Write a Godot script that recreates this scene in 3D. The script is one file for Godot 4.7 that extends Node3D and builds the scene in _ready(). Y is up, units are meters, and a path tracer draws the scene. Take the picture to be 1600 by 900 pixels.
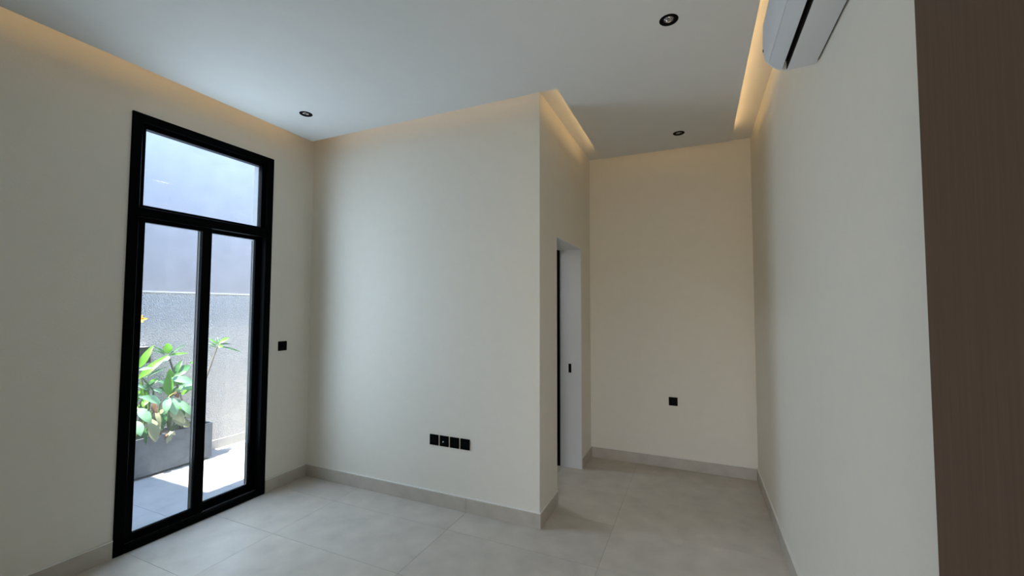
extends Node3D
# Empty cream room: glazed door to a small planted courtyard on the left, a passage with a doorway
# straight on, an air conditioner on the right wall and an open wooden door beside the camera.

# ---- measured from the photograph, metres; camera stands over the origin
const EYE := Vector3(0, 1.76, 0)
const TURN := Vector3(2.667, 23.734, 0.161)
const FOCAL := 653.07            # pixels of a 1600 x 900 frame
const XL := -3.763               # inner face of the window wall
const ZB := -3.216               # wall with the four sockets
const XC := -1.167               # wall with the doorway
const ZA := -5.0                 # end wall of the passage
const XR := 0.556                # right wall
const ZF := 0.10                 # wall behind the camera
const HP := 3.44                 # underside of the dropped ceiling
const HS := 3.565                # underside of the slab above the light cove
const PATIO := -0.02
const XW := -5.547               # courtyard wall

var M := {}
var used := {}

# ------------------------------------------------------------------ helpers
func numbered(called: String) -> String:
	if not used.has(called):
		used[called] = 0
		return called
	used[called] += 1
	return "%s_%03d" % [called, used[called]]

func thing(called: String, label: String, category: String, at := Vector3.ZERO, group := "") -> Node3D:
	var o := Node3D.new()
	o.name = numbered(called)
	add_child(o)
	o.position = at
	o.set_meta("label", label)
	o.set_meta("category", category)
	if group != "":
		o.set_meta("group", group)
	return o

func setting(called: String, label := "", category := "") -> Node3D:
	var o := Node3D.new()
	o.name = called
	add_child(o)
	o.set_meta("kind", "structure")
	if label != "":
		o.set_meta("label", label)
		o.set_meta("category", category)
	return o

func begin() -> SurfaceTool:
	var st := SurfaceTool.new()
	st.begin(Mesh.PRIMITIVE_TRIANGLES)
	return st

func obj(called: String, st: SurfaceTool, m: Material, parent: Node3D = self) -> MeshInstance3D:
	var o := MeshInstance3D.new()
	o.name = called
	o.mesh = st.commit()
	o.material_override = m
	parent.add_child(o, true)
	return o

func reuse(called: String, mesh: Mesh, m: Material, parent: Node3D, at: Vector3) -> MeshInstance3D:
	var o := MeshInstance3D.new()
	o.name = called
	o.mesh = mesh
	o.material_override = m
	o.position = at
	parent.add_child(o, true)
	return o

# one flat triangle; out points away from the solid
func tri(st: SurfaceTool, a: Vector3, b: Vector3, c: Vector3, out: Vector3) -> void:
	var n := (b - a).cross(c - a)
	if n.length_squared() < 1e-16:
		return
	n = n.normalized()
	if n.dot(out) < 0.0:
		n = -n
	else:
		var s := b
		b = c
		c = s
	for p in [a, b, c]:
		st.set_normal(n)
		st.add_vertex(p)

func quad(st: SurfaceTool, a: Vector3, b: Vector3, c: Vector3, d: Vector3, out: Vector3) -> void:
	tri(st, a, b, c, out)
	tri(st, a, c, d, out)

# one smooth triangle, turned so that its front lies on the side of its normals
func face(st: SurfaceTool, p: Array, q: Array) -> void:
	var way: Vector3 = (p[1] - p[0]).cross(p[2] - p[0])
	var order := [0, 1, 2] if way.dot(q[0] + q[1] + q[2]) < 0.0 else [0, 2, 1]
	for i in order:
		st.set_normal(q[i])
		st.add_vertex(p[i])

# box from corner a to corner b, edges cut by e
func box(st: SurfaceTool, a: Vector3, b: Vector3, e := 0.0) -> void:
	var lo := a.min(b)
	var hi := a.max(b)
	var mid := (lo + hi) / 2.0
	var half := (hi - lo) / 2.0
	e = minf(e, minf(half.x, minf(half.y, half.z)) * 0.9)
	for ax in 3:
		var u := (ax + 1) % 3
		var v := (ax + 2) % 3
		for s in [-1.0, 1.0]:
			var out := Vector3.ZERO
			out[ax] = s
			var q: Array[Vector3] = []
			for w in [[-1, -1], [1, -1], [1, 1], [-1, 1]]:
				var p := mid
				p[ax] += s * half[ax]
				p[u] += w[0] * (half[u] - e)
				p[v] += w[1] * (half[v] - e)
				q.append(p)
			quad(st, q[0], q[1], q[2], q[3], out)
	if e <= 0.0:
		return
	for ax in 3:
		var u := (ax + 1) % 3
		var v := (ax + 2) % 3
		for su in [-1.0, 1.0]:
			for sv in [-1.0, 1.0]:
				var q: Array[Vector3] = []
				for w in [[-1, 0], [1, 0], [1, 1], [-1, 1]]:
					var p := mid
					p[ax] += w[0] * (half[ax] - e)
					p[u] += su * (half[u] - (e if w[1] == 1 else 0.0))
					p[v] += sv * (half[v] - (0.0 if w[1] == 1 else e))
					q.append(p)
				var out := Vector3.ZERO
				out[u] = su
				out[v] = sv
				quad(st, q[0], q[1], q[2], q[3], out)
	for sx in [-1.0, 1.0]:
		for sy in [-1.0, 1.0]:
			for sz in [-1.0, 1.0]:
				var s := Vector3(sx, sy, sz)
				var c := mid + half * s
				tri(st, c - Vector3(0, e * sy, e * sz), c - Vector3(e * sx, 0, e * sz), c - Vector3(e * sx, e * sy, 0), s)

func block(called: String, a: Vector3, b: Vector3, m: Material, parent: Node3D = self, e := 0.0) -> MeshInstance3D:
	var st := begin()
	box(st, a, b, e)
	return obj(called, st, m, parent)

# profile of [radius, height] turned round the y axis, smooth
func lathe(st: SurfaceTool, prof: Array, at: Vector3, n := 32) -> void:
	for k in n:
		var a0 := TAU * k / n
		var a1 := TAU * (k + 1) / n
		for j in prof.size() - 1:
			var r0: float = prof[j][0]
			var y0: float = prof[j][1]
			var r1: float = prof[j + 1][0]
			var y1: float = prof[j + 1][1]
			var e := Vector2(r1 - r0, y1 - y0)
			var nn := Vector2(e.y, -e.x).normalized()
			var p: Array[Vector3] = []
			var q: Array[Vector3] = []
			for w in [[r0, y0, a0], [r1, y1, a0], [r1, y1, a1], [r0, y0, a1]]:
				p.append(at + Vector3(w[0] * cos(w[2]), w[1], w[0] * sin(w[2])))
				q.append(Vector3(nn.x * cos(w[2]), nn.y, nn.x * sin(w[2])))
			for t in [[0, 1, 2], [0, 2, 3]]:
				face(st, [p[t[0]], p[t[1]], p[t[2]]], [q[t[0]], q[t[1]], q[t[2]]])

# tube through points with a radius at each
func tube(st: SurfaceTool, pts: Array, rad: Array, n := 8) -> void:
	var rings: Array = []
	for i in pts.size():
		var d: Vector3 = (pts[mini(i + 1, pts.size() - 1)] - pts[maxi(i - 1, 0)]).normalized()
		var side := d.cross(Vector3(0.31, 0.2, 0.93)).normalized()
		var up := side.cross(d)
		var ring: Array = []
		for k in n:
			var a := TAU * k / n
			var o: Vector3 = side * cos(a) + up * sin(a)
			ring.append([pts[i] + o * rad[i], o])
		rings.append(ring)
	for i in pts.size() - 1:
		for k in n:
			var a: Array = rings[i][k]
			var b: Array = rings[i][(k + 1) % n]
			var c: Array = rings[i + 1][(k + 1) % n]
			var d: Array = rings[i + 1][k]
			for v in [a, b, c, a, c, d]:
				st.set_normal(v[1])
				st.add_vertex(v[0])

# a closed outline of (out from the wall, height) pulled along z on the right wall; the ends are closed
func pulled(st: SurfaceTool, outline: Array, z0: float, z1: float, smooth := true) -> void:
	var n := outline.size()
	var c := Vector2.ZERO
	for p in outline:
		c += p / float(n)
	var nor: Array[Vector2] = []
	for i in n:
		var e: Vector2 = outline[(i + 1) % n] - outline[i]
		var m := Vector2(e.y, -e.x).normalized()
		if m.dot((outline[i] + outline[(i + 1) % n]) / 2.0 - c) < 0.0:
			m = -m
		nor.append(m)
	for i in n:
		var j := (i + 1) % n
		var na := nor[i]
		var nb := nor[i]
		if smooth:
			var before := nor[(i + n - 1) % n]
			var after := nor[j]
			if before.dot(nor[i]) > 0.75:
				na = (before + nor[i]).normalized()
			if after.dot(nor[i]) > 0.75:
				nb = (after + nor[i]).normalized()
		var P := func(p: Vector2, z: float) -> Vector3: return Vector3(XR - p.x, p.y, z)
		var N := func(p: Vector2) -> Vector3: return Vector3(-p.x, p.y, 0)
		var corners := [[P.call(outline[i], z0), N.call(na)], [P.call(outline[j], z0), N.call(nb)], [P.call(outline[j], z1), N.call(nb)], [P.call(outline[i], z1), N.call(na)]]
		for t in [[0, 1, 2], [0, 2, 3]]:
			face(st, [corners[t[0]][0], corners[t[1]][0], corners[t[2]][0]], [corners[t[0]][1], corners[t[1]][1], corners[t[2]][1]])
	var flat := PackedVector2Array(outline)
	var idx := Geometry2D.triangulate_polygon(flat)
	for s in [[z0, signf(z0 - z1)], [z1, signf(z1 - z0)]]:
		for t in range(0, idx.size(), 3):
			var v: Array[Vector3] = []
			for k in 3:
				v.append(Vector3(XR - flat[idx[t + k]].x, flat[idx[t + k]].y, s[0]))
			tri(st, v[0], v[1], v[2], Vector3(0, 0, s[1]))

# the point behind a pixel of the 1600 x 900 photograph on the upright plane x = where
func behind(px: Vector2, where: float) -> Vector3:
	var b := Basis.from_euler(TURN * PI / 180.0)
	var d := b * Vector3(px.x - 800.0, 450.0 - px.y, -FOCAL)
	return EYE + d * (where / d.x)

func depth_of(p: Vector3) -> float:
	return -(Basis.from_euler(TURN * PI / 180.0).inverse() * (p - EYE)).z

# ------------------------------------------------------------------ materials
func noise(freq: float, kind := FastNoiseLite.TYPE_SIMPLEX_SMOOTH, octaves := 4, sd := 7) -> FastNoiseLite:
	var f := FastNoiseLite.new()
	f.seed = sd
	f.noise_type = kind
	f.frequency = freq
	f.fractal_octaves = octaves
	return f

func tex(f: FastNoiseLite, size := 512, ramp: Array = [], normal := false, bump := 4.0) -> NoiseTexture2D:
	var t := NoiseTexture2D.new()
	t.width = size
	t.height = size
	t.seamless = true
	t.noise = f
	if normal:
		t.as_normal_map = true
		t.bump_strength = bump
	if ramp.size() > 0:
		var g := Gradient.new()
		g.offsets = PackedFloat32Array([0.0, 0.35, 0.65, 1.0])
		g.colors = PackedColorArray(ramp)
		t.color_ramp = g
	return t

func grey(v: float) -> Color:
	return Color(v, v, v)

func mat(called: String, c: Color, rough := 0.6, metal := 0.0, spec := 0.5) -> StandardMaterial3D:
	var m := StandardMaterial3D.new()
	m.resource_name = called
	m.albedo_color = c
	m.roughness = rough
	m.metallic = metal
	m.metallic_specular = spec
	M[called] = m
	return m

func planar(m: StandardMaterial3D, scale: float) -> void:
	m.uv1_triplanar = true
	m.uv1_world_triplanar = true
	m.uv1_scale = Vector3.ONE * scale

func make_materials() -> void:
	# rolled wall paint: fine orange peel under a faint mottling
	var peel := tex(noise(0.05, FastNoiseLite.TYPE_SIMPLEX_SMOOTH, 3, 3), 512, [], true, 1.2)
	var mottle := tex(noise(0.008, FastNoiseLite.TYPE_SIMPLEX_SMOOTH, 4, 5), 512, [grey(0.99), grey(0.994), grey(0.997), grey(1.0)])
	var wall := mat("wall_paint", Color(0.905, 0.884, 0.834), 0.62, 0.0, 0.35)
	wall.albedo_texture = mottle
	wall.normal_enabled = true
	wall.normal_texture = peel
	wall.normal_scale = 0.25
	planar(wall, 1.6)
	var ceil := mat("ceiling_paint", Color(0.885, 0.882, 0.868), 0.7, 0.0, 0.3)
	ceil.albedo_texture = mottle
	planar(ceil, 0.9)
	var white := mat("white_lining", Color(0.88, 0.885, 0.89), 0.4)
	white.normal_enabled = true
	white.normal_texture = peel
	white.normal_scale = 0.1
	planar(white, 2.0)
	# porcelain with a cement look; four tones
	var cloud := tex(noise(0.006, FastNoiseLite.TYPE_SIMPLEX_SMOOTH, 6, 11), 1024, [grey(0.90), grey(0.945), grey(0.965), grey(1.0)])
	var speck := tex(noise(0.11, FastNoiseLite.TYPE_SIMPLEX_SMOOTH, 3, 19), 512, [grey(0.40), grey(0.46), grey(0.52), grey(0.60)])
	for i in 4:
		var t := mat("floor_porcelain_%d" % i, [Color(0.815, 0.782, 0.732), Color(0.807, 0.775, 0.727), Color(0.822, 0.788, 0.737), Color(0.81, 0.779, 0.732)][i], 0.9, 0.0, 0.4)
		t.albedo_texture = cloud
		t.roughness_texture = speck
		planar(t, 0.55)
		t.uv1_offset = Vector3(0.37 * i, 0.0, 0.61 * i)
	mat("grout", Color(0.52, 0.50, 0.47), 0.9)
	for i in 2:
		var t := mat("skirting_porcelain_%d" % i, [Color(0.775, 0.742, 0.690), Color(0.771, 0.738, 0.687)][i], 0.45)
		t.albedo_texture = cloud
		planar(t, 0.8)
		t.uv1_offset = Vector3(0.5 * i, 0.2, 0.3)
	mat("skirting_bead", Color(0.91, 0.90, 0.875), 0.5)  # paled so the skirting top edge carries a painted highlight
	# black anodised aluminium
	var alu := mat("black_aluminium", Color(0.02, 0.022, 0.027), 0.5, 0.0, 0.1)
	alu.normal_enabled = true
	alu.normal_texture = tex(noise(0.2, FastNoiseLite.TYPE_SIMPLEX_SMOOTH, 2, 23), 256, [], true, 1.0)
	alu.normal_scale = 0.12
	planar(alu, 3.0)
	mat("gasket", Color(0.02, 0.02, 0.022), 0.7)
	mat("bright_bead", Color(0.62, 0.63, 0.64), 0.35, 0.9)
	var glass := mat("window_glass", Color(0.96, 0.985, 0.98, 0.04), 0.0)
	glass.transparency = BaseMaterial3D.TRANSPARENCY_ALPHA
	# dark brown door veneer: fine straight grain
	var fine := noise(0.02, FastNoiseLite.TYPE_SIMPLEX_SMOOTH, 5, 31)
	var grain := tex(fine, 512, [Color(0.90, 0.89, 0.88), Color(0.94, 0.935, 0.93), Color(0.97, 0.968, 0.966), Color(1, 1, 1)])
	var wood := mat("dark_veneer", Color(0.345, 0.272, 0.222), 0.5, 0.0, 0.3)
	wood.albedo_texture = grain
	wood.uv1_triplanar = true
	wood.uv1_world_triplanar = true
	wood.uv1_scale = Vector3(9.0, 0.25, 9.0)
	mat("black_plate", Color(0.012, 0.012, 0.013), 0.35, 0.0, 0.15)
	mat("black_insert", Color(0.018, 0.018, 0.02), 0.45, 0.0, 0.15)
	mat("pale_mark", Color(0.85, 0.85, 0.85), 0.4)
	mat("ring_black", Color(0.01, 0.01, 0.01), 0.6, 0.0, 0.2)
	mat("chrome_reflector", Color(0.86, 0.84, 0.83), 0.12, 1.0)
	mat("lamp_lens", Color(0.42, 0.37, 0.35), 0.15)
	mat("appliance_white", Color(0.84, 0.855, 0.875), 0.35)
	mat("appliance_flap", Color(0.81, 0.83, 0.855), 0.32)
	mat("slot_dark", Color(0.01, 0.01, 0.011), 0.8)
	mat("steel", Color(0.6, 0.6, 0.6), 0.25, 1.0)
	# courtyard
	var smooth := mat("courtyard_paint", Color(0.72, 0.712, 0.72), 0.85, 0.0, 0.2)
	smooth.albedo_texture = tex(noise(0.01, FastNoiseLite.TYPE_SIMPLEX_SMOOTH, 5, 41), 512, [grey(0.94), grey(0.965), grey(0.98), grey(1.0)])
	planar(smooth, 0.6)
	var rough := mat("spatter_plaster", Color(0.87, 0.87, 0.865), 0.8, 0.0, 0.25)
	rough.heightmap_enabled = true
	rough.heightmap_scale = 2.8
	rough.heightmap_texture = tex(noise(0.035, FastNoiseLite.TYPE_SIMPLEX_SMOOTH, 3, 47), 1024)
	planar(rough, 1.3)
	var pave := mat("patio_porcelain", Color(0.73, 0.73, 0.72), 0.7)
	pave.albedo_texture = cloud
	planar(pave, 0.5)
	var pot := mat("planter_cement", Color(0.375, 0.41, 0.455), 0.7)
	pot.albedo_texture = tex(noise(0.012, FastNoiseLite.TYPE_SIMPLEX_SMOOTH, 6, 53), 512, [grey(0.78), grey(0.9), grey(0.96), grey(1.0)])
	planar(pot, 1.4)
	var soil := mat("soil", Color(0.10, 0.08, 0.065), 0.95)
	soil.heightmap_enabled = true
	soil.heightmap_scale = 2.0
	soil.heightmap_texture = rough.heightmap_texture
	planar(soil, 2.0)
	for d in [["leaf_green", Color(0.36, 0.62, 0.17), 0.4], ["leaf_deep", Color(0.22, 0.42, 0.22), 0.35], ["leaf_pale", Color(0.50, 0.70, 0.56), 0.3], ["leaf_withered", Color(0.60, 0.63, 0.50), 0.6], ["leaf_brown", Color(0.48, 0.36, 0.28), 0.7], ["petal", Color(0.96, 0.70, 0.08), 0.5]]:
		var l := mat(d[0], d[1], d[2])
		l.backlight_enabled = true
		l.backlight = (d[1] as Color) * 0.7
		l.cull_mode = BaseMaterial3D.CULL_DISABLED
	var bark := mat("bark", Color(0.45, 0.44, 0.42), 0.85)
	bark.albedo_texture = pot.albedo_texture
	planar(bark, 8.0)
	mat("stalk_green", Color(0.36, 0.46, 0.22), 0.5)
	mat("stalk_yellow", Color(0.72, 0.74, 0.36), 0.5)
	mat("lamp_housing", Color(0.10, 0.105, 0.11), 0.5)
	var led := mat("led_warm", Color(1.0, 0.9, 0.75), 0.5)
	led.emission_enabled = true
	led.emission = Color(1.0, 0.78, 0.5)
	led.emission_energy_multiplier = 2.0
	var cool := mat("lamp_cool", Color(0.95, 0.97, 1.0), 0.5)
	cool.emission_enabled = true
	cool.emission = Color(0.92, 0.96, 1.0)
	cool.emission_energy_multiplier = 2.0

# ------------------------------------------------------------------ camera and light
func make_camera_and_light() -> void:
	var cam := Camera3D.new()
	cam.name = "camera"
	cam.fov = rad_to_deg(2.0 * atan(450.0 / FOCAL))
	cam.near = 0.02
	cam.far = 100.0
	cam.position = EYE
	cam.rotation_degrees = TURN
	add_child(cam)
	cam.current = true

	var sky_look := ProceduralSkyMaterial.new()
	sky_look.sky_top_color = Color(0.60, 0.74, 0.94)
	sky_look.sky_horizon_color = Color(0.78, 0.86, 0.95)
	sky_look.ground_bottom_color = Color(0.45, 0.43, 0.40)
	sky_look.ground_horizon_color = Color(0.60, 0.60, 0.60)
	sky_look.sky_energy_multiplier = 2.6
	var sky := Sky.new()
	sky.sky_material = sky_look
	var env := Environment.new()
	env.background_mode = Environment.BG_SKY
	env.sky = sky
	env.tonemap_mode = Environment.TONE_MAPPER_LINEAR
	env.tonemap_exposure = 1.0
	env.sdfgi_enabled = true
	env.ssao_enabled = true
	env.ssil_enabled = true
	var we := WorldEnvironment.new()
	we.name = "world_environment"
	we.environment = env
	add_child(we)

	# high sun, falling along the courtyard away from the camera's side
	var sun := DirectionalLight3D.new()
	sun.name = "sun"
	sun.light_color = Color(1.0, 0.96, 0.9)
	sun.light_energy = 7.0
	sun.light_angular_distance = 0.53
	sun.shadow_enabled = true
	sun.sky_mode = DirectionalLight3D.SKY_MODE_LIGHT_ONLY
	add_child(sun)
	sun.look_at_from_position(Vector3.ZERO, Vector3(-0.02, -1.0, -0.5), Vector3.FORWARD)

	# added area light in the glazed door, boosting the courtyard daylight indoors
	var day := AreaLight3D.new()
	day.name = "window_daylight_boost"
	day.area_size = Vector2(1.0, 2.6)
	day.area_normalize_energy = true
	day.light_color = Color(0.82, 0.915, 1.0)
	day.light_energy = 5.95
	day.area_range = 20.0
	day.shadow_enabled = true
	add_child(day)
	day.look_at_from_position(Vector3(XL - 0.14, 1.78, -2.19), Vector3(0, 1.78, -2.19))

	# daylight of the hall window behind the camera, which reaches the passage through the open door
	var hall := AreaLight3D.new()
	hall.name = "hall_window_daylight"
	hall.area_size = Vector2(1.3, 2.2)
	hall.area_normalize_energy = true
	hall.light_color = Color(1.0, 0.93, 0.82)
	hall.light_energy = 6.9
	hall.area_range = 20.0
	hall.shadow_enabled = true
	add_child(hall)
	hall.look_at_from_position(Vector3(-0.25, 1.3, 1.98), Vector3(-0.25, 1.3, 0))

# ------------------------------------------------------------------ room shell
func make_shell() -> void:
	var paint: Material = M.wall_paint
	# window wall, also the house front on the courtyard
	var st := begin()
	var out := XL - 0.28
	box(st, Vector3(out, PATIO - 0.2, -6.5), Vector3(XL, 4.2, -2.751))
	box(st, Vector3(out, PATIO - 0.2, -1.627), Vector3(XL, 4.2, 3.0))
	box(st, Vector3(out, 3.199, -2.751), Vector3(XL, 4.2, -1.627))
	box(st, Vector3(out, PATIO - 0.2, -2.751), Vector3(XL, 0.0, -1.627))
	var w := obj("wall_left", st, paint)
	w.set_meta("kind", "structure")
	block("coping", Vector3(out - 0.19, 4.2, -6.5), Vector3(XL + 0.05, 4.27, 3.0), M.courtyard_paint, w, 0.01)
	w = block("wall_back", Vector3(XL, 0, ZB - 0.2), Vector3(XC - 0.25, HS, ZB), paint)
	w.set_meta("kind", "structure")
	# wall of the passage with the doorway
	st = begin()
	box(st, Vector3(XC - 0.25, 0, -3.672), Vector3(XC, HS, ZB))
	box(st, Vector3(XC - 0.25, 0, ZA), Vector3(XC, HS, -4.56))
	box(st, Vector3(XC - 0.25, 2.418, -4.56), Vector3(XC, HS, -3.672))
	w = obj("wall_passage", st, paint)
	w.set_meta("kind", "structure")
	w = block("wall_far", Vector3(XL, 0, ZA - 0.2), Vector3(XR + 0.2, HS, ZA), paint)
	w.set_meta("kind", "structure")
	w = block("wall_right", Vector3(XR, 0, ZA), Vector3(XR + 0.2, HS, 1.9), paint)
	w.set_meta("kind", "structure")
	# wall behind the camera with the way in
	st = begin()
	box(st, Vector3(XL, 0, ZF), Vector3(-0.60, HS, ZF + 0.2))
	box(st, Vector3(0.42, 0, ZF), Vector3(XR, HS, ZF + 0.2))
	box(st, Vector3(-0.60, 2.45, ZF), Vector3(0.42, HS, ZF + 0.2))
	w = obj("wall_front", st, paint)
	w.set_meta("kind", "structure")
	# hallway behind
	st = begin()
	box(st, Vector3(-1.5, 0, 1.7), Vector3(-0.92, HS, 1.9))
	box(st, Vector3(0.42, 0, 1.7), Vector3(XR, HS, 1.9))
	box(st, Vector3(-0.92, 2.42, 1.7), Vector3(0.42, HS, 1.9))
	box(st, Vector3(-0.92, 0, 1.7), Vector3(0.42, 0.18, 1.9))
	box(st, Vector3(-1.7, 0, ZF + 0.2), Vector3(-1.5, HS, 1.9))
	w = obj("wall_hall", st, paint)
	w.set_meta("kind", "structure")

	# ceiling: slab above, a dropped panel that stops short of every wall
	var c := setting("ceiling")
	block("ceiling_slab", Vector3(XL, HS, ZA - 0.2), Vector3(XR + 0.2, HS + 0.3, 3.0), M.ceiling_paint, c)
	block("bathroom_ceiling", Vector3(XL, 2.75, ZA), Vector3(XC - 0.25, 2.79, ZB - 0.2), M.ceiling_paint, c)
	var p := CSGPolygon3D.new()
	p.name = "dropped_ceiling_panel"
	p.polygon = PackedVector2Array([Vector2(-3.545, 0.1), Vector2(-3.545, 3.005), Vector2(-0.950, 3.005), Vector2(-0.950, 4.67), Vector2(0.349, 4.67), Vector2(0.349, 0.1)])
	p.mode = CSGPolygon3D.MODE_DEPTH
	p.depth = 0.02
	p.rotation_degrees = Vector3(-90, 0, 0)        # polygon (x, y) lies at (x, -z), thickness downwards
	p.position = Vector3(0, HP + 0.02, 0)
	p.material = M.ceiling_paint
	for d in DOWNLIGHTS:
		var hole := CSGCylinder3D.new()
		hole.name = "cut_out"
		hole.radius = 0.043
		hole.height = 0.2
		hole.sides = 32
		hole.operation = CSGShape3D.OPERATION_SUBTRACTION
		hole.rotation_degrees = Vector3(90, 0, 0)
		hole.position = Vector3(d.x, -d.y, -0.01)
		p.add_child(hole, true)
	c.add_child(p)

	# floor: large porcelain tiles on their bed
	var f := setting("floor")
	block("tile_bed", Vector3(XL, -0.2, ZA - 0.2), Vector3(XR + 0.2, -0.0025, 1.9), M.grout, f)
	var xs := [XL, -3.036, -1.836, -0.636, 0.564, XR + 0.2]
	var zs := [ZA]
	var z := -4.705
	while z < 1.9:
		zs.append(z)
		z += 0.6
	zs.append(1.9)
	var n := 0
	for i in xs.size() - 1:
		for j in zs.size() - 1:
			block("floor_tile", Vector3(xs[i] + 0.0008, -0.012, zs[j] + 0.0008), Vector3(xs[i + 1] - 0.0008, 0, zs[j + 1] - 0.0008), M["floor_porcelain_%d" % ((i * 7 + j * 3 + (i * j) % 5) % 4)], f, 0.0006)
			n += 1

# a run of skirting cut into lengths, with a sealant bead on top, widened and paled as its highlight
func skirting(called: String, a: Vector3, b: Vector3, cuts: Array, inward: Vector3) -> void:
	var s := setting(called)
	var along := (b - a).normalized()
	var length := (b - a).length()
	var ends := [0.0] + cuts + [length]
	for i in ends.size() - 1:
		block("skirting_tile", a + along * (ends[i] + 0.0008), a + along * (ends[i + 1] - 0.0008) + inward * 0.011 + Vector3.UP * 0.119, M["skirting_porcelain_%d" % (i % 2)], s, 0.001)
	block("sealant_highlight", a + Vector3.UP * 0.1185, b + inward * 0.0115 + Vector3.UP * 0.1255, M.skirting_bead, s)

func make_skirting() -> void:
	skirting("baseboard_left", Vector3(XL, 0, -1.625), Vector3(XL, 0, ZF), [0.52, 1.12], Vector3.RIGHT)
	skirting("baseboard_left_end", Vector3(XL, 0, -2.753), Vector3(XL, 0, ZB + 0.011), [], Vector3.RIGHT)
	skirting("baseboard_back", Vector3(XL, 0, ZB), Vector3(XC + 0.011, 0, ZB), [0.727, 1.927], Vector3.BACK)
	skirting("baseboard_passage", Vector3(XC, 0, ZB), Vector3(XC, 0, -3.668), [], Vector3.RIGHT)
	skirting("baseboard_passage_end", Vector3(XC, 0, -4.562), Vector3(XC, 0, ZA + 0.011), [], Vector3.RIGHT)
	skirting("baseboard_far", Vector3(XC, 0, ZA), Vector3(XR - 0.011, 0, ZA), [0.03], Vector3.BACK)
	skirting("baseboard_right", Vector3(XR, 0, ZA), Vector3(XR, 0, ZF), [1.2, 2.4, 3.6, 4.8], Vector3.LEFT)
	skirting("baseboard_front", Vector3(XL + 0.011, 0, ZF), Vector3(-0.66, 0, ZF), [1.2, 2.4], Vector3.FORWARD)

# ------------------------------------------------------------------ glazed door
func make_window() -> void:
	var w := setting("window_1")
	var a: Material = M.black_aluminium
	var zn := -1.627      # near side
	var zf := -2.751      # far side
	var xi := XL + 0.012
	var xo := XL - 0.115
	block("frame_stile", Vector3(xo, 0, zn), Vector3(xi, 3.199, zn - 0.064), a, w, 0.003)
	block("frame_stile", Vector3(xo, 0, zf), Vector3(xi, 3.199, zf + 0.064), a, w, 0.003)
	block("frame_head", Vector3(xo, 3.136, zn - 0.064), Vector3(xi, 3.199, zf + 0.064), a, w, 0.003)
	block("frame_transom", Vector3(xo, 2.425, zn - 0.064), Vector3(xi - 0.004, 2.497, zf + 0.064), a, w, 0.003)
	block("frame_sill", Vector3(xo, 0, zn - 0.064), Vector3(xi, 0.048, zf + 0.064), a, w, 0.003)
	for k in 2:
		block("track_rail", Vector3(XL - 0.033 - 0.047 * k - 0.004, 0.048, zn - 0.064), Vector3(XL - 0.033 - 0.047 * k + 0.004, 0.056, zf + 0.064), M.bright_bead if k == 0 else a, w)
	# fixed light over the sliding leaves
	var top := Node3D.new()
	top.name = "top_light"
	w.add_child(top)
	block("bead", Vector3(XL - 0.075, 2.497, zn - 0.064), Vector3(XL - 0.02, 3.136, zn - 0.100), a, top, 0.002)
	block("bead", Vector3(XL - 0.075, 2.497, zf + 0.064), Vector3(XL - 0.02, 3.136, zf + 0.100), a, top, 0.002)
	block("bead", Vector3(XL - 0.075, 3.101, zn - 0.100), Vector3(XL - 0.02, 3.136, zf + 0.100), a, top, 0.002)
	block("bead", Vector3(XL - 0.075, 2.497, zn - 0.100), Vector3(XL - 0.02, 2.520, zf + 0.100), a, top, 0.002)
	block("pane", Vector3(XL - 0.052, 2.516, zn - 0.095), Vector3(XL - 0.046, 3.106, zf + 0.095), M.window_glass, top)
	# the two leaves, the near one on the inner track
	for k in 2:
		var leaf := Node3D.new()
		leaf.name = "sliding_leaf"
		w.add_child(leaf, true)
		var z0: float = [-1.674, -2.150][k]
		var z1: float = [-2.219, -2.704][k]
		var x0 := XL - 0.014 - 0.047 * k
		var x1 := x0 - 0.038
		var yb: float = 0.057
		var yt := 2.424
		var wide: float = [0.0695, 0.066][k]
		block("stile", Vector3(x1, yb, z0), Vector3(x0, yt, z0 - wide), a, leaf, 0.003)
		block("stile", Vector3(x1, yb, z1 + (0.076 if k == 0 else wide)), Vector3(x0, yt, z1), a, leaf, 0.003)
		block("rail", Vector3(x1, yb, z0 - wide), Vector3(x0, [0.114, 0.1134][k], z1 + 0.06), a, leaf, 0.003)
		block("rail", Vector3(x1, [2.391, 2.395][k], z0 - wide), Vector3(x0, yt, z1 + 0.06), a, leaf, 0.003)
		block("gasket", Vector3(x1 - 0.001, 0.119, z1 + 0.076), Vector3(x1 + 0.012, 2.388, z1 + 0.082), M.gasket, leaf)
		block("pane", Vector3(x1 + 0.016, 0.10, z0 - 0.05), Vector3(x1 + 0.022, 2.40, z1 + 0.05), M.window_glass, leaf)

	# hall window behind the camera
	w = setting("window_2")
	block("frame_stile", Vector3(-0.92, 0.18, 1.78), Vector3(-0.87, 2.42, 1.84), a, w, 0.003)
	block("frame_stile", Vector3(0.37, 0.18, 1.78), Vector3(0.42, 2.42, 1.84), a, w, 0.003)
	block("frame_head", Vector3(-0.87, 2.37, 1.78), Vector3(0.37, 2.42, 1.84), a, w, 0.003)
	block("frame_sill", Vector3(-0.87, 0.18, 1.78), Vector3(0.37, 0.23, 1.84), a, w, 0.003)
	block("pane", Vector3(-0.88, 0.22, 1.807), Vector3(0.38, 2.38, 1.813), M.window_glass, w)

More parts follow.
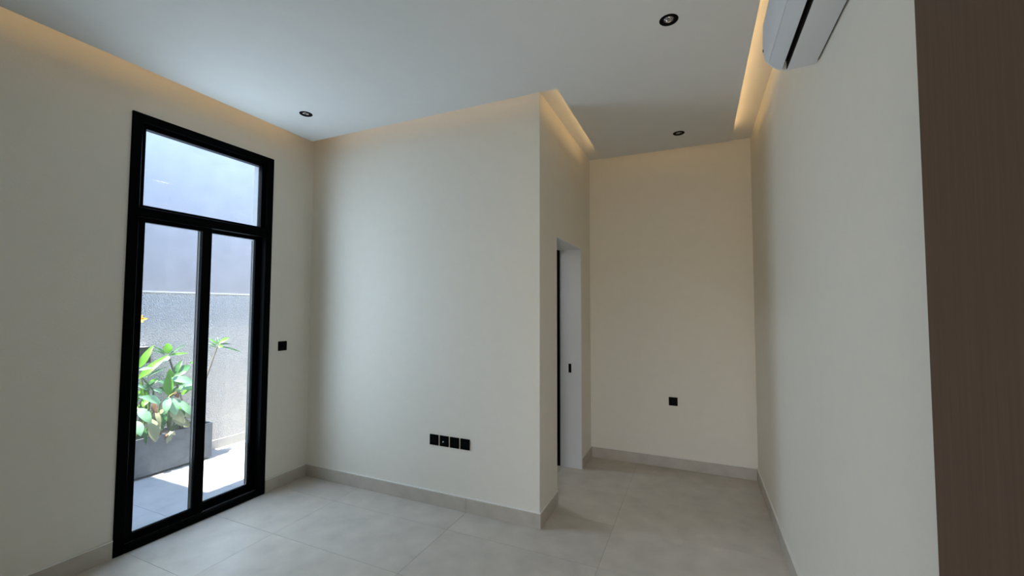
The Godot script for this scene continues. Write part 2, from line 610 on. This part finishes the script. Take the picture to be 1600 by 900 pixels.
# ------------------------------------------------------------------ doors
func make_doors() -> void:
	# open wooden door beside the camera, turned back towards the right wall
	var d := setting("door_1", "open dark brown wooden door with fine straight grain beside the right wall", "door")
	block("leaf", Vector3(0.360, 0.012, -0.936), Vector3(0.404, 2.42, 0.055), M.dark_veneer, d, 0.002)
	for s in [-1.0, 1.0]:
		var st := begin()
		var x: float = 0.360 if s < 0 else 0.404
		var prof := [[0.0, 0.0], [0.026, 0.0], [0.026, 0.008], [0.0, 0.009]]
		var rose := begin()
		lathe(rose, prof, Vector3.ZERO, 24)
		var ro := obj("handle_rose", rose, M.steel, d)
		ro.position = Vector3(x, 1.02, -0.87)
		ro.rotation_degrees = Vector3(0, 0, 90.0 * -s)
		tube(st, [Vector3(x, 1.02, -0.87), Vector3(x + s * 0.045, 1.02, -0.87), Vector3(x + s * 0.052, 1.02, -0.855), Vector3(x + s * 0.052, 1.02, -0.75)], [0.009, 0.009, 0.009, 0.009], 12)
		obj("lever", st, M.steel, d)
	for y in [0.25, 1.2, 2.2]:
		var st := begin()
		tube(st, [Vector3(0.410, y - 0.05, 0.062), Vector3(0.410, y + 0.05, 0.062)], [0.008, 0.008], 12)
		obj("hinge", st, M.steel, d)
	block("door_lining", Vector3(0.408, 0, ZF - 0.005), Vector3(0.42, 2.45, ZF + 0.205), M.dark_veneer, d)
	block("door_lining", Vector3(-0.60, 0, ZF - 0.005), Vector3(-0.588, 2.45, ZF + 0.205), M.dark_veneer, d)
	block("door_lining", Vector3(-0.588, 2.438, ZF - 0.005), Vector3(0.408, 2.45, ZF + 0.205), M.dark_veneer, d)
	# doorway in the passage: white lining, black rebate on the far side, leaf opened inwards
	d = setting("door_2", "white lined doorway in the passage wall with a black strike plate", "doorway")
	block("jamb_lining", Vector3(XC - 0.252, 0, -4.566), Vector3(XC + 0.001, 2.412, -4.556), M.white_lining, d)
	block("jamb_lining", Vector3(XC - 0.252, 0, -3.676), Vector3(XC + 0.001, 2.412, -3.666), M.white_lining, d)
	block("head_lining", Vector3(XC - 0.252, 2.410, -4.566), Vector3(XC + 0.001, 2.420, -3.666), M.white_lining, d)
	block("rebate_frame", Vector3(XC - 0.36, 0, -4.60), Vector3(XC - 0.243, 2.44, -4.550), M.ring_black, d, 0.002)
	block("rebate_frame", Vector3(XC - 0.302, 0, -3.679), Vector3(XC - 0.252, 2.44, -3.64), M.ring_black, d, 0.002)
	block("rebate_frame", Vector3(XC - 0.302, 2.405, -4.553), Vector3(XC - 0.252, 2.44, -3.679), M.ring_black, d, 0.002)
	block("strike_plate", Vector3(-1.312, 1.038, -4.556), Vector3(-1.279, 1.136, -4.5535), M.ring_black, d, 0.001)
	block("leaf", Vector3(XC - 0.307, 0.01, -3.676), Vector3(XC - 1.16, 2.40, -3.636), M.ring_black, d, 0.002)
	block("threshold", Vector3(XC - 0.25, 0.0, -4.556), Vector3(XC - 0.215, 0.004, -3.676), M.skirting_porcelain_0, d)

# ------------------------------------------------------------------ lamps
const DOWNLIGHTS := [Vector2(-3.085, -2.543), Vector2(-0.118, -2.532), Vector2(-0.124, -4.258)]

func make_lamps() -> void:
	var labels := ["small black ringed ceiling downlight close to the glazed door corner", "small black ringed ceiling downlight in front of the air conditioner", "small black ringed ceiling downlight inside the passage"]
	for i in 3:
		var d: Vector2 = DOWNLIGHTS[i]
		var t := thing("downlight", labels[i], "downlight", Vector3(d.x, HP, d.y), "recessed downlights")
		var st := begin()
		lathe(st, [[0.031, 0.012], [0.031, 0.0], [0.034, -0.003], [0.051, -0.003], [0.053, -0.001], [0.053, 0.0], [0.036, 0.0], [0.036, 0.012]], Vector3.ZERO, 40)
		obj("trim_ring", st, M.ring_black, t)
		st = begin()
		lathe(st, [[0.015, 0.047], [0.016, 0.046], [0.025, 0.032], [0.030, 0.014], [0.031, 0.003]], Vector3.ZERO, 40)
		obj("reflector", st, M.chrome_reflector, t)
		st = begin()
		lathe(st, [[0.0, 0.038], [0.008, 0.039], [0.0145, 0.043], [0.0155, 0.050], [0.0, 0.052]], Vector3.ZERO, 24)
		obj("lens", st, M.lamp_lens, t)
	# warm light lines lying on the edge of the dropped panel, one along each wall
	var runs := [
		["left window wall", Vector3(-3.545, 0, -2.95), Vector3(-3.545, 0, -0.16), Vector3.LEFT, 0.045],
		["wall of four sockets", Vector3(-3.49, 0, -3.005), Vector3(-1.1, 0, -3.005), Vector3.FORWARD, 0.022],
		["passage doorway wall", Vector3(-0.950, 0, -3.14), Vector3(-0.950, 0, -4.60), Vector3.LEFT, 0.06],
		["passage end wall", Vector3(-0.89, 0, -4.67), Vector3(0.29, 0, -4.67), Vector3.FORWARD, 0.02],
		["right wall with the air conditioner", Vector3(0.349, 0, -4.60), Vector3(0.349, 0, -0.16), Vector3.RIGHT, 0.065],
	]
	for r in runs:
		var a: Vector3 = r[1]
		var b: Vector3 = r[2]
		var o: Vector3 = r[3]
		var mid := (a + b) / 2.0
		var t := thing("cove_light", "warm light strip hidden in the ceiling cove along the " + r[0], "light strip", mid + Vector3.UP * (HP + 0.02), "cove light strips")
		var st := begin()
		var along := (b - a) / 2.0
		box(st, -along - o * 0.028, along - o * 0.012 + Vector3.UP * 0.005)
		obj("aluminium_channel", st, M.steel, t)
		st = begin()
		box(st, -along - o * 0.026 + Vector3.UP * 0.005, along - o * 0.014 + Vector3.UP * 0.009)
		obj("led_diffuser", st, M.led_warm, t)
		var l := AreaLight3D.new()
		l.name = "led_glow"
		l.area_size = Vector2((b - a).length(), 0.014)
		l.area_normalize_energy = true
		l.light_color = Color(1.0, 0.83, 0.58)
		l.light_energy = float(r[4]) * (b - a).length()
		l.area_range = 8.0
		l.shadow_enabled = true
		t.add_child(l)
		l.look_at_from_position(t.position + Vector3.UP * 0.012 - o * 0.02, t.position + Vector3.UP * 1.0 + o * 0.6, Vector3.UP)
	# ceiling panel of the room behind the doorway
	var bl := thing("bathroom_lamp", "square white ceiling lamp of the room behind the passage doorway", "lamp", Vector3(-2.45, 2.75, -4.25))
	block("lamp_frame", Vector3(-0.16, -0.03, -0.16), Vector3(0.16, 0, 0.16), M.appliance_white, bl, 0.003)
	block("lamp_diffuser", Vector3(-0.145, -0.033, -0.145), Vector3(0.145, -0.03, 0.145), M.lamp_cool, bl)
	var al := AreaLight3D.new()
	al.name = "lamp_glow"
	al.area_size = Vector2(0.29, 0.29)
	al.area_normalize_energy = true
	al.light_color = Color(0.9, 0.95, 1.0)
	al.light_energy = 1.1
	al.area_range = 8.0
	al.shadow_enabled = true
	bl.add_child(al)
	al.position = Vector3(0, -0.04, 0)
	al.rotation_degrees = Vector3(-90, 0, 0)

# ------------------------------------------------------------------ air conditioner
func make_air_conditioner() -> void:
	var z0 := -2.384
	var z1 := -1.49
	var t := thing("air_conditioner", "white split air conditioner mounted high on the right wall", "air conditioner", Vector3(-0.009, 0, 0))
	var st := begin()
	pulled(st, [Vector2(0.0, 2.936), Vector2(0.10, 2.932), Vector2(0.116, 2.935), Vector2(0.116, 2.985), Vector2(0.192, 2.985), Vector2(0.201, 3.0), Vector2(0.209, 3.04), Vector2(0.211, 3.09), Vector2(0.206, 3.2), Vector2(0.19, 3.228), Vector2(0.16, 3.24), Vector2(0.0, 3.24)], z0, z1)
	obj("body", st, M.appliance_white, t)
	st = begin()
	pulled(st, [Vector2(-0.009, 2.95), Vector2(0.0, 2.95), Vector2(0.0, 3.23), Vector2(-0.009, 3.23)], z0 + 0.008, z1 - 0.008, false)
	obj("shadow_gap_plate", st, M.slot_dark, t)  # plate coloured near black to draw the shadow gap behind the unit
	# front cover with a soft edge, standing 6 mm proud of the body
	st = begin()
	pulled(st, [Vector2(0.1945, 2.9855), Vector2(0.207, 3.0), Vector2(0.215, 3.04), Vector2(0.217, 3.09), Vector2(0.213, 3.19), Vector2(0.205, 3.213), Vector2(0.199, 3.213), Vector2(0.205, 3.19), Vector2(0.209, 3.09), Vector2(0.207, 3.04), Vector2(0.199, 3.002), Vector2(0.190, 2.99)], z0 - 0.003, z1 + 0.003)
	var cover := obj("front_cover", st, M.appliance_white, t)
	# swing flap that closes the outlet, leaving the dark slot beside it
	st = begin()
	pulled(st, [Vector2(0.138, 2.940), Vector2(0.152, 2.946), Vector2(0.172, 2.961), Vector2(0.1925, 2.983), Vector2(0.188, 2.987), Vector2(0.168, 2.968), Vector2(0.15, 2.953), Vector2(0.138, 2.947)], z0 + 0.003, z1 - 0.003)
	obj("air_flap", st, M.appliance_flap, t)
	st = begin()
	pulled(st, [Vector2(0.1162, 2.9370), Vector2(0.1190, 2.9375), Vector2(0.1190, 2.979), Vector2(0.185, 2.979), Vector2(0.185, 2.9845), Vector2(0.1162, 2.9845)], z0 + 0.003, z1 - 0.003, false)
	obj("outlet", st, M.slot_dark, t)
	# rounded end caps
	for z in [[z0 + 0.003, z0 - 0.003], [z1 - 0.003, z1 + 0.003]]:
		st = begin()
		pulled(st, [Vector2(0.10, 2.930), Vector2(0.125, 2.933), Vector2(0.152, 2.943), Vector2(0.175, 2.958), Vector2(0.194, 2.980), Vector2(0.199, 2.995), Vector2(0.15, 3.02), Vector2(0.10, 2.99)], z[0], z[1])
		obj("end_cap", st, M.appliance_white, t)
	st = begin()
	box(st, Vector3(XR - 0.2145, 3.045, z0 + 0.004), Vector3(XR - 0.2185, 3.058, z0 + 0.008))
	obj("cover_clip", st, M.slot_dark, cover)

# ------------------------------------------------------------------ sockets and switches
func plate(called: String, label: String, category: String, at: Vector3, out: Vector3, kind: int, group := "") -> void:
	var t := thing(called, label, category, at, group)
	t.basis = Basis.looking_at(-out, Vector3.UP)      # local +z comes out of the wall
	var s := 0.046
	block("cover_plate", Vector3(-s, -s, 0), Vector3(s, s, 0.009), M.black_plate, t, 0.002)
	if kind == 0:      # three pin outlet with rocker
		var insert := block("outlet_insert", Vector3(-0.033, -0.033, 0.009), Vector3(0.033, 0.033, 0.0102), M.black_insert, t, 0.0006)
		for p in [[0.0, 0.012, 0.004, 0.009], [-0.011, -0.008, 0.0065, 0.003], [0.011, -0.008, 0.0065, 0.003]]:
			block("pin_slot", Vector3(p[0] - p[2] / 2, p[1] - p[3] / 2, 0.0102), Vector3(p[0] + p[2] / 2, p[1] + p[3] / 2, 0.0106), M.slot_dark, insert)
		block("rocker", Vector3(-0.030, 0.018, 0.0102), Vector3(-0.018, 0.030, 0.0125), M.black_insert, insert, 0.0008)
	elif kind == 1:    # aerial outlet with a pale contact
		block("outlet_insert", Vector3(-0.033, -0.033, 0.009), Vector3(0.033, 0.033, 0.0102), M.black_insert, t, 0.0006)
		var st := begin()
		lathe(st, [[0.0, 0.0], [0.006, 0.0], [0.006, 0.006], [0.0035, 0.0065], [0.0, 0.0065]], Vector3.ZERO, 16)
		var c := obj("aerial_contact", st, M.pale_mark, t)
		c.position = Vector3(-0.006, -0.004, 0.0102)
		c.rotation_degrees = Vector3(90, 0, 0)
	else:              # rocker switch
		block("rocker", Vector3(-0.034, -0.034, 0.009), Vector3(0.034, 0.034, 0.0125), M.black_insert, t, 0.0015)

func make_plates() -> void:
	var names := ["first", "second", "third", "fourth"]
	for i in 4:
		var label: String = ["black wall socket in the row of four, end nearest the glazed door", "black aerial outlet with a pale dot, second in the row of four", "black wall socket in the row of four, third counted from the glazed door", "black wall socket in the row of four, end nearest the passage"][i]
		plate("wall_socket" if i != 1 else "aerial_outlet", label, "socket", Vector3(-2.172 + 0.1062 * i, 0.572, ZB), Vector3.BACK, 1 if i == 1 else 0, "row of four black sockets")
	plate("light_switch", "single black switch plate beside the glazed door", "switch", Vector3(XL, 1.373, -2.899), Vector3.RIGHT, 2)
	plate("wall_socket", "single black socket on the end wall of the passage", "socket", Vector3(-0.2465, 0.727, ZA), Vector3.BACK, 0)

# ------------------------------------------------------------------ courtyard
func make_courtyard() -> void:
	var w := setting("wall_courtyard")
	block("painted_top", Vector3(XW - 0.2, 1.93, -6.5), Vector3(XW + 0.004, 4.0, 3.0), M.courtyard_paint, w)
	block("dividing_line", Vector3(XW - 0.19, 1.916, -6.5), Vector3(XW + 0.008, 1.93, 3.0), M.skirting_bead, w)
	block("plastered_base", Vector3(XW - 0.2, PATIO - 0.2, -6.5), Vector3(XW, 1.918, 3.0), M.spatter_plaster, w)
	var z := -6.4
	while z < 2.9:
		block("skirting_tile", Vector3(XW, PATIO, z + 0.001), Vector3(XW + 0.012, PATIO + 0.11, z + 0.599), M.patio_porcelain, w, 0.001)
		z += 0.6
	block("wall_courtyard_end", Vector3(XW, PATIO - 0.2, -0.57), Vector3(XL - 0.28, 4.0, -0.37), M.courtyard_paint).set_meta("kind", "structure")
	block("wall_courtyard_far", Vector3(XW, PATIO - 0.2, -6.7), Vector3(XL - 0.28, 4.0, -6.5), M.courtyard_paint).set_meta("kind", "structure")
	var f := setting("floor_patio")
	block("tile_bed", Vector3(XW - 0.2, PATIO - 0.25, -6.5), Vector3(XL - 0.28, PATIO - 0.004, 3.0), M.grout, f)
	var x := XW
	while x < XL - 0.29:
		var x1 := minf(x + 0.6, XL - 0.28)
		z = -6.35
		while z < -0.57:
			block("patio_tile", Vector3(x + 0.001, PATIO - 0.014, z + 0.001), Vector3(x1 - 0.001, PATIO, minf(z + 0.6, -0.57) - 0.001), M.patio_porcelain, f, 0.001)
			z += 0.6
		x += 0.6
	# skirting of the house front outside, seen past the leaf
	block("skirting_tile", Vector3(XL - 0.28, PATIO, -2.754), Vector3(XL - 0.292, PATIO + 0.11, -3.35), M.patio_porcelain, f, 0.001)
	# dark light box on the courtyard wall
	var l := thing("wall_lamp", "dark box shaped wall lamp on the courtyard wall behind the leaves", "wall lamp", Vector3(XW, 1.25, -2.56))
	block("housing", Vector3(0, -0.10, -0.055), Vector3(0.10, 0.07, 0.055), M.lamp_housing, l, 0.003)
	block("sunlit_top", Vector3(0.02, 0.07, -0.04), Vector3(0.085, 0.073, 0.04), M.pale_mark, l)  # pale cap, sunlight on the box top put into its colour

	# long planter
	var t := thing("planter", "long dark grey cement planter box standing by the courtyard wall", "planter", Vector3(-5.39, PATIO, -2.55))
	var st := begin()
	var hx := 0.14
	var hz := 0.615
	for s in [-1.0, 1.0]:
		box(st, Vector3(s * hx, 0.025, -hz), Vector3(s * (hx - 0.022), 0.415, hz), 0.003)
		box(st, Vector3(-hx + 0.022, 0.025, s * hz), Vector3(hx - 0.022, 0.415, s * (hz - 0.022)), 0.003)
	box(st, Vector3(-hx + 0.01, 0.025, -hz + 0.01), Vector3(hx - 0.01, 0.05, hz - 0.01))
	obj("trough", st, M.planter_cement, t)
	for s in [-1.0, 1.0]:
		block("foot", Vector3(-hx + 0.03, 0, s * (hz - 0.06)), Vector3(hx - 0.03, 0.025, s * (hz - 0.14)), M.lamp_housing, t)
	block("soil", Vector3(-hx + 0.022, 0.05, -hz + 0.022), Vector3(hx - 0.022, 0.375, hz - 0.022), M.soil, t)
	make_plants()

# one leaf from base to tip: a folded, arched blade
func blade(base: Vector3, tip: Vector3, wide: float, arch: float, facing: Vector3, round_ := 0.0) -> SurfaceTool:
	var st := begin()
	var n := 8
	var d := tip - base
	var side := d.cross(facing).normalized()
	var up := side.cross(d).normalized()
	if up.dot(facing) < 0.0:
		up = -up
	var rows: Array = []
	for i in n + 1:
		var f := float(i) / n
		var mid := base + d * f + up * (arch * 4.0 * f * (1.0 - f)) * d.length()
		var lens := pow(sin(PI * pow(f, lerpf(0.75, 1.0, round_))), lerpf(0.9, 0.6, round_))
		var w := wide * 0.5 * maxf(lens, 0.03)
		var wave := 0.10 * sin(f * 9.0 + base.z * 40.0) * w
		rows.append([mid - side * w + up * (0.28 * w + wave), mid, mid + side * w + up * (0.28 * w - wave)])
	st.set_smooth_group(0)
	for i in n:
		for k in 2:
			var a: Vector3 = rows[i][k]
			var b: Vector3 = rows[i][k + 1]
			var c: Vector3 = rows[i + 1][k + 1]
			var e: Vector3 = rows[i + 1][k]
			for v in [a, b, c, a, c, e]:
				st.add_vertex(v)
	st.index()
	st.generate_normals()
	return st

# leaves: [base pixel, tip pixel, width in pixels, plane of base, plane of tip, arch, material, roundness, name]
func leaves(plant: Node3D, list: Array) -> void:
	for l in list:
		var a := behind(l[0], l[3])
		var b := behind(l[1], l[4])
		var wide: float = l[2] * depth_of((a + b) / 2.0) / FOCAL
		var look := (EYE - a).normalized() + Vector3.UP * 0.5
		obj(l[8] if l.size() > 8 else "leaf", blade(a - plant.position, b - plant.position, wide, l[5], look, l[7]), M[l[6]], plant)

func stem(plant: Node3D, called: String, px: Array, planes: Array, r0: float, r1: float, m: Material, root := true) -> void:
	var pts: Array = []
	var rad: Array = []
	var n := px.size()
	if root:
		pts.append(Vector3.ZERO)
		rad.append(r0)
	for i in n:
		pts.append(behind(px[i], planes[i]) - plant.position)
		rad.append(lerpf(r0, r1, float(i + 1) / n))
	var st := begin()
	tube(st, pts, rad, 8)
	obj(called, st, m, plant)

# more leaves of the same clump, deeper between the stalks
func fill(plant: Node3D, area: Rect2, count: int, sd: int, back: float, front: float) -> void:
	var rng := RandomNumberGenerator.new()
	rng.seed = sd
	var list: Array = []
	for i in count:
		var a := area.position + Vector2(rng.randf(), rng.randf()) * area.size
		var low := (a.y - area.position.y) / area.size.y
		var turn := rng.randf_range(-1.3, 1.3)
		var reach := rng.randf_range(16.0, 28.0)
		var b := a + Vector2(sin(turn) * reach, cos(turn) * reach * (0.8 if low > 0.45 else -0.8))
		var x := lerpf(back, front, rng.randf())
		var kinds := ["leaf_deep", "leaf_green", "leaf_pale"] if low < 0.6 else ["leaf_deep", "leaf_withered", "leaf_withered"]
		var kind: String = kinds[rng.randi() % 3]
		list.append([a, b, rng.randf_range(6.0, 11.0), x, x + 0.03, rng.randf_range(0.04, 0.12), kind, rng.randf_range(0.0, 0.4), "withered_leaf" if kind == "leaf_withered" else "leaf"])
		if i % 3 == 0:
			stem(plant, "stalk", [a.lerp(Vector2(a.x, area.end.y), 0.5), a], [x, x], 0.008, 0.004, M.stalk_green)
	leaves(plant, list)

func make_plants() -> void:
	var soil := PATIO + 0.37
	var V := func(x: float, y: float) -> Vector2: return Vector2(x, y)
	# broad leaved clump at the near end
	var p := thing("broad_leaf_plant", "bright green broad leaved plant with tall pointed leaves in the planter", "plant", Vector3(-5.38, soil, -2.45), "courtyard plants")
	leaves(p, [
		[V.call(217, 575), V.call(240.5, 538), 10, -5.36, -5.36, 0.06, "leaf_green", 0.0],
		[V.call(216, 592), V.call(264, 554), 11, -5.33, -5.30, 0.07, "leaf_green", 0.0],
		[V.call(226, 590), V.call(263, 573), 3.2, -5.40, -5.38, 0.05, "leaf_deep", 0.0],
		[V.call(217, 578), V.call(241, 575), 5, -5.30, -5.26, 0.10, "leaf_pale", 0.0],
		[V.call(224, 608), V.call(247, 593), 7, -5.34, -5.33, 0.08, "leaf_deep", 0.0],
		[V.call(250, 631), V.call(216, 620), 13, -5.28, -5.22, 0.12, "leaf_pale", 0.2],
		[V.call(255, 613), V.call(239, 609), 7, -5.30, -5.27, 0.08, "leaf_pale", 0.2],
		[V.call(216, 638), V.call(236, 662), 14, -5.28, -5.20, 0.12, "leaf_pale", 0.3],
		[V.call(214, 658), V.call(220, 682), 12, -5.26, -5.20, 0.12, "leaf_pale", 0.3],
		[V.call(232, 640), V.call(219, 596), 10, -5.38, -5.38, 0.05, "leaf_green", 0.1],
		[V.call(222, 655), V.call(226, 612), 9, -5.40, -5.41, 0.05, "leaf_deep", 0.1],
		[V.call(226, 668), V.call(228, 696), 5, -5.27, -5.24, 0.05, "leaf_deep", 0.1, "withered_leaf"],
		[V.call(238, 655), V.call(243, 691), 15, -5.27, -5.23, 0.08, "leaf_withered", 0.4, "withered_leaf"],
		[V.call(212, 632), V.call(206, 598), 11, -5.34, -5.33, 0.05, "leaf_green", 0.2],
		[V.call(231, 622), V.call(222, 636), 9, -5.33, -5.28, 0.08, "leaf_green", 0.3],
		[V.call(240, 628), V.call(242.5, 649), 7, -5.29, -5.28, 0.06, "leaf_brown", 0.1, "withered_leaf"],
		[V.call(243, 640), V.call(251, 668), 6, -5.29, -5.26, 0.12, "leaf_withered", 0.1, "withered_leaf"],
	])
	stem(p, "stalk", [V.call(228, 630), V.call(219, 582)], [-5.37, -5.36], 0.012, 0.006, M.stalk_green)
	stem(p, "stalk", [V.call(240, 640), V.call(240, 610), V.call(222, 590)], [-5.35, -5.33, -5.33], 0.012, 0.006, M.stalk_green)
	stem(p, "stalk", [V.call(226, 660), V.call(215, 632)], [-5.33, -5.29], 0.010, 0.005, M.stalk_green)
	stem(p, "stalk", [V.call(246, 655), V.call(250, 630)], [-5.32, -5.28], 0.010, 0.006, M.stalk_green)
	fill(p, Rect2(206, 596, 46, 72), 14, 59, -5.47, -5.34)
	# clump in the middle
	p = thing("broad_leaf_plant", "pale glossy broad leaved plant with drooping withered leaves in mid planter", "plant", Vector3(-5.37, soil, -2.78), "courtyard plants")
	leaves(p, [
		[V.call(270, 588), V.call(285, 562), 9, -5.37, -5.38, 0.05, "leaf_deep", 0.1],
		[V.call(271, 588), V.call(297, 571), 14, -5.35, -5.36, 0.06, "leaf_deep", 0.6],
		[V.call(265, 592), V.call(304, 598), 12, -5.32, -5.27, 0.12, "leaf_pale", 0.2],
		[V.call(283, 608), V.call(305, 600), 11, -5.31, -5.28, 0.08, "leaf_pale", 0.2],
		[V.call(296, 568), V.call(307, 564), 3, -5.38, -5.38, 0.05, "leaf_green", 0.0],
		[V.call(263, 618), V.call(263, 583), 13, -5.30, -5.30, 0.05, "leaf_green", 0.3],
		[V.call(263, 620), V.call(258.5, 647), 11, -5.28, -5.24, 0.12, "leaf_pale", 0.2],
		[V.call(266, 621), V.call(275, 649), 14, -5.29, -5.25, 0.12, "leaf_pale", 0.3],
		[V.call(273, 624), V.call(304, 652), 10, -5.30, -5.24, 0.12, "leaf_pale", 0.1],
		[V.call(284, 606), V.call(306, 608), 9, -5.33, -5.30, 0.08, "leaf_green", 0.2],
		[V.call(258, 606), V.call(244, 614), 8, -5.33, -5.30, 0.08, "leaf_deep", 0.2],
		[V.call(276, 640), V.call(287, 662), 9, -5.30, -5.27, 0.1, "leaf_withered", 0.3, "withered_leaf"],
		[V.call(264, 644), V.call(284, 660), 9, -5.29, -5.26, 0.12, "leaf_withered", 0.2, "withered_leaf"],
		[V.call(282, 640), V.call(284, 655), 10, -5.33, -5.31, 0.05, "leaf_deep", 0.4],
		[V.call(258, 640), V.call(254, 672), 8, -5.31, -5.29, 0.06, "leaf_deep", 0.2],
		[V.call(266, 673), V.call(261, 694), 5, -5.255, -5.235, 0.15, "leaf_withered", 0.1, "withered_leaf"],
		[V.call(268, 674), V.call(266, 690), 4, -5.25, -5.235, 0.2, "leaf_withered", 0.1, "withered_leaf"],
		[V.call(262, 677), V.call(257, 688), 4, -5.25, -5.235, 0.2, "leaf_brown", 0.1, "withered_leaf"],
		[V.call(267, 675), V.call(274, 680), 4, -5.25, -5.24, 0.2, "leaf_withered", 0.1, "withered_leaf"],
		[V.call(272, 612), V.call(279, 622), 7, -5.33, -5.31, 0.1, "leaf_brown", 0.2, "withered_leaf"],
	])
	stem(p, "stalk", [V.call(266, 650), V.call(263, 618)], [-5.34, -5.30], 0.011, 0.006, M.stalk_green)
	stem(p, "stalk", [V.call(264, 650), V.call(268, 610), V.call(270, 588)], [-5.37, -5.36, -5.36], 0.011, 0.005, M.stalk_green)
	stem(p, "stalk", [V.call(268, 655), V.call(274, 625)], [-5.33, -5.30], 0.010, 0.005, M.stalk_green)
	stem(p, "stalk", [V.call(259, 623), V.call(270, 615), V.call(283, 606)], [-5.27, -5.27, -5.29], 0.004, 0.003, M.stalk_yellow, false)
	fill(p, Rect2(250, 592, 52, 70), 16, 61, -5.47, -5.34)
	# young frangipani behind the clump
	p = thing("frangipani", "slender frangipani with thin leaf rosette rising behind the broad leaved plants", "plant", Vector3(-5.45, soil, -2.93), "courtyard plants")
	stem(p, "trunk", [V.call(285, 630), V.call(278, 605), V.call(271, 580), V.call(263, 555)], [-5.44, -5.43, -5.42, -5.41], 0.013, 0.008, M.bark)
	leaves(p, [
		[V.call(262, 553), V.call(262, 536), 11, -5.41, -5.42, 0.05, "leaf_green", 0.8],
		[V.call(264, 555), V.call(295, 552), 4.5, -5.41, -5.38, 0.06, "leaf_green", 0.1],
		[V.call(264, 554), V.call(291, 537), 2.6, -5.41, -5.43, 0.04, "leaf_deep", 0.1],
		[V.call(259, 552), V.call(240, 541), 3, -5.41, -5.44, 0.05, "leaf_deep", 0.1],
		[V.call(259, 554), V.call(236, 547), 3, -5.41, -5.40, 0.06, "leaf_deep", 0.1],
		[V.call(263, 556), V.call(257, 566), 8, -5.41, -5.37, 0.10, "leaf_pale", 0.4],
	])
	# frangipani leaning out beyond the planter end
	p = thing("frangipani", "frangipani leaning past the planter end with a thin leaf rosette", "plant", Vector3(-5.43, soil, -3.02), "courtyard plants")
	stem(p, "trunk", [V.call(303, 650), V.call(313, 615), V.call(326.5, 578), V.call(333, 559), V.call(339.5, 541)], [-5.42, -5.40, -5.39, -5.38, -5.38], 0.016, 0.008, M.bark)
	leaves(p, [
		[V.call(342, 536), V.call(358.5, 527), 6, -5.38, -5.36, 0.05, "leaf_green", 0.2],
		[V.call(341, 538), V.call(352, 529), 5, -5.38, -5.40, 0.06, "leaf_green", 0.2],
		[V.call(342, 538), V.call(361.5, 537.5), 2.6, -5.38, -5.36, 0.05, "leaf_deep", 0.1],
		[V.call(343, 541), V.call(378, 551), 2.8, -5.38, -5.34, 0.07, "leaf_deep", 0.1],
		[V.call(340, 538), V.call(340, 527), 2.6, -5.38, -5.42, 0.05, "leaf_deep", 0.1],
		[V.call(339, 538), V.call(326, 528), 2.8, -5.38, -5.42, 0.06, "leaf_green", 0.1],
		[V.call(338, 540), V.call(325, 536), 2.4, -5.38, -5.44, 0.06, "leaf_deep", 0.1],
		[V.call(338, 543), V.call(326, 540), 2.4, -5.38, -5.35, 0.06, "leaf_deep", 0.1],
		[V.call(340, 542), V.call(349, 541), 5, -5.38, -5.35, 0.08, "leaf_green", 0.4],
	])
	# flowering stalk beside the near clump
	p = thing("flowering_stalk", "tall green stalk carrying one orange yellow flower over the planter", "plant", Vector3(-5.40, soil, -2.36), "courtyard plants")
	stem(p, "stalk", [V.call(212, 600), V.call(212, 540), V.call(218, 502)], [-5.39, -5.38, -5.37], 0.007, 0.004, M.stalk_green)
	leaves(p, [
		[V.call(218, 500), V.call(231, 498), 4.5, -5.37, -5.34, 0.08, "petal", 0.2, "petal"],
		[V.call(218, 500), V.call(222, 492), 4.5, -5.37, -5.36, 0.08, "petal", 0.3, "petal"],
		[V.call(218, 500), V.call(224, 504), 4.0, -5.37, -5.33, 0.08, "petal", 0.3, "petal"],
		[V.call(218, 500), V.call(212, 494), 4.0, -5.37, -5.36, 0.08, "petal", 0.3, "petal"],
	])

func _ready() -> void:
	make_materials()
	make_camera_and_light()
	make_shell()
	make_skirting()
	make_window()
	make_doors()
	make_lamps()
	make_air_conditioner()
	make_plates()
	make_courtyard()
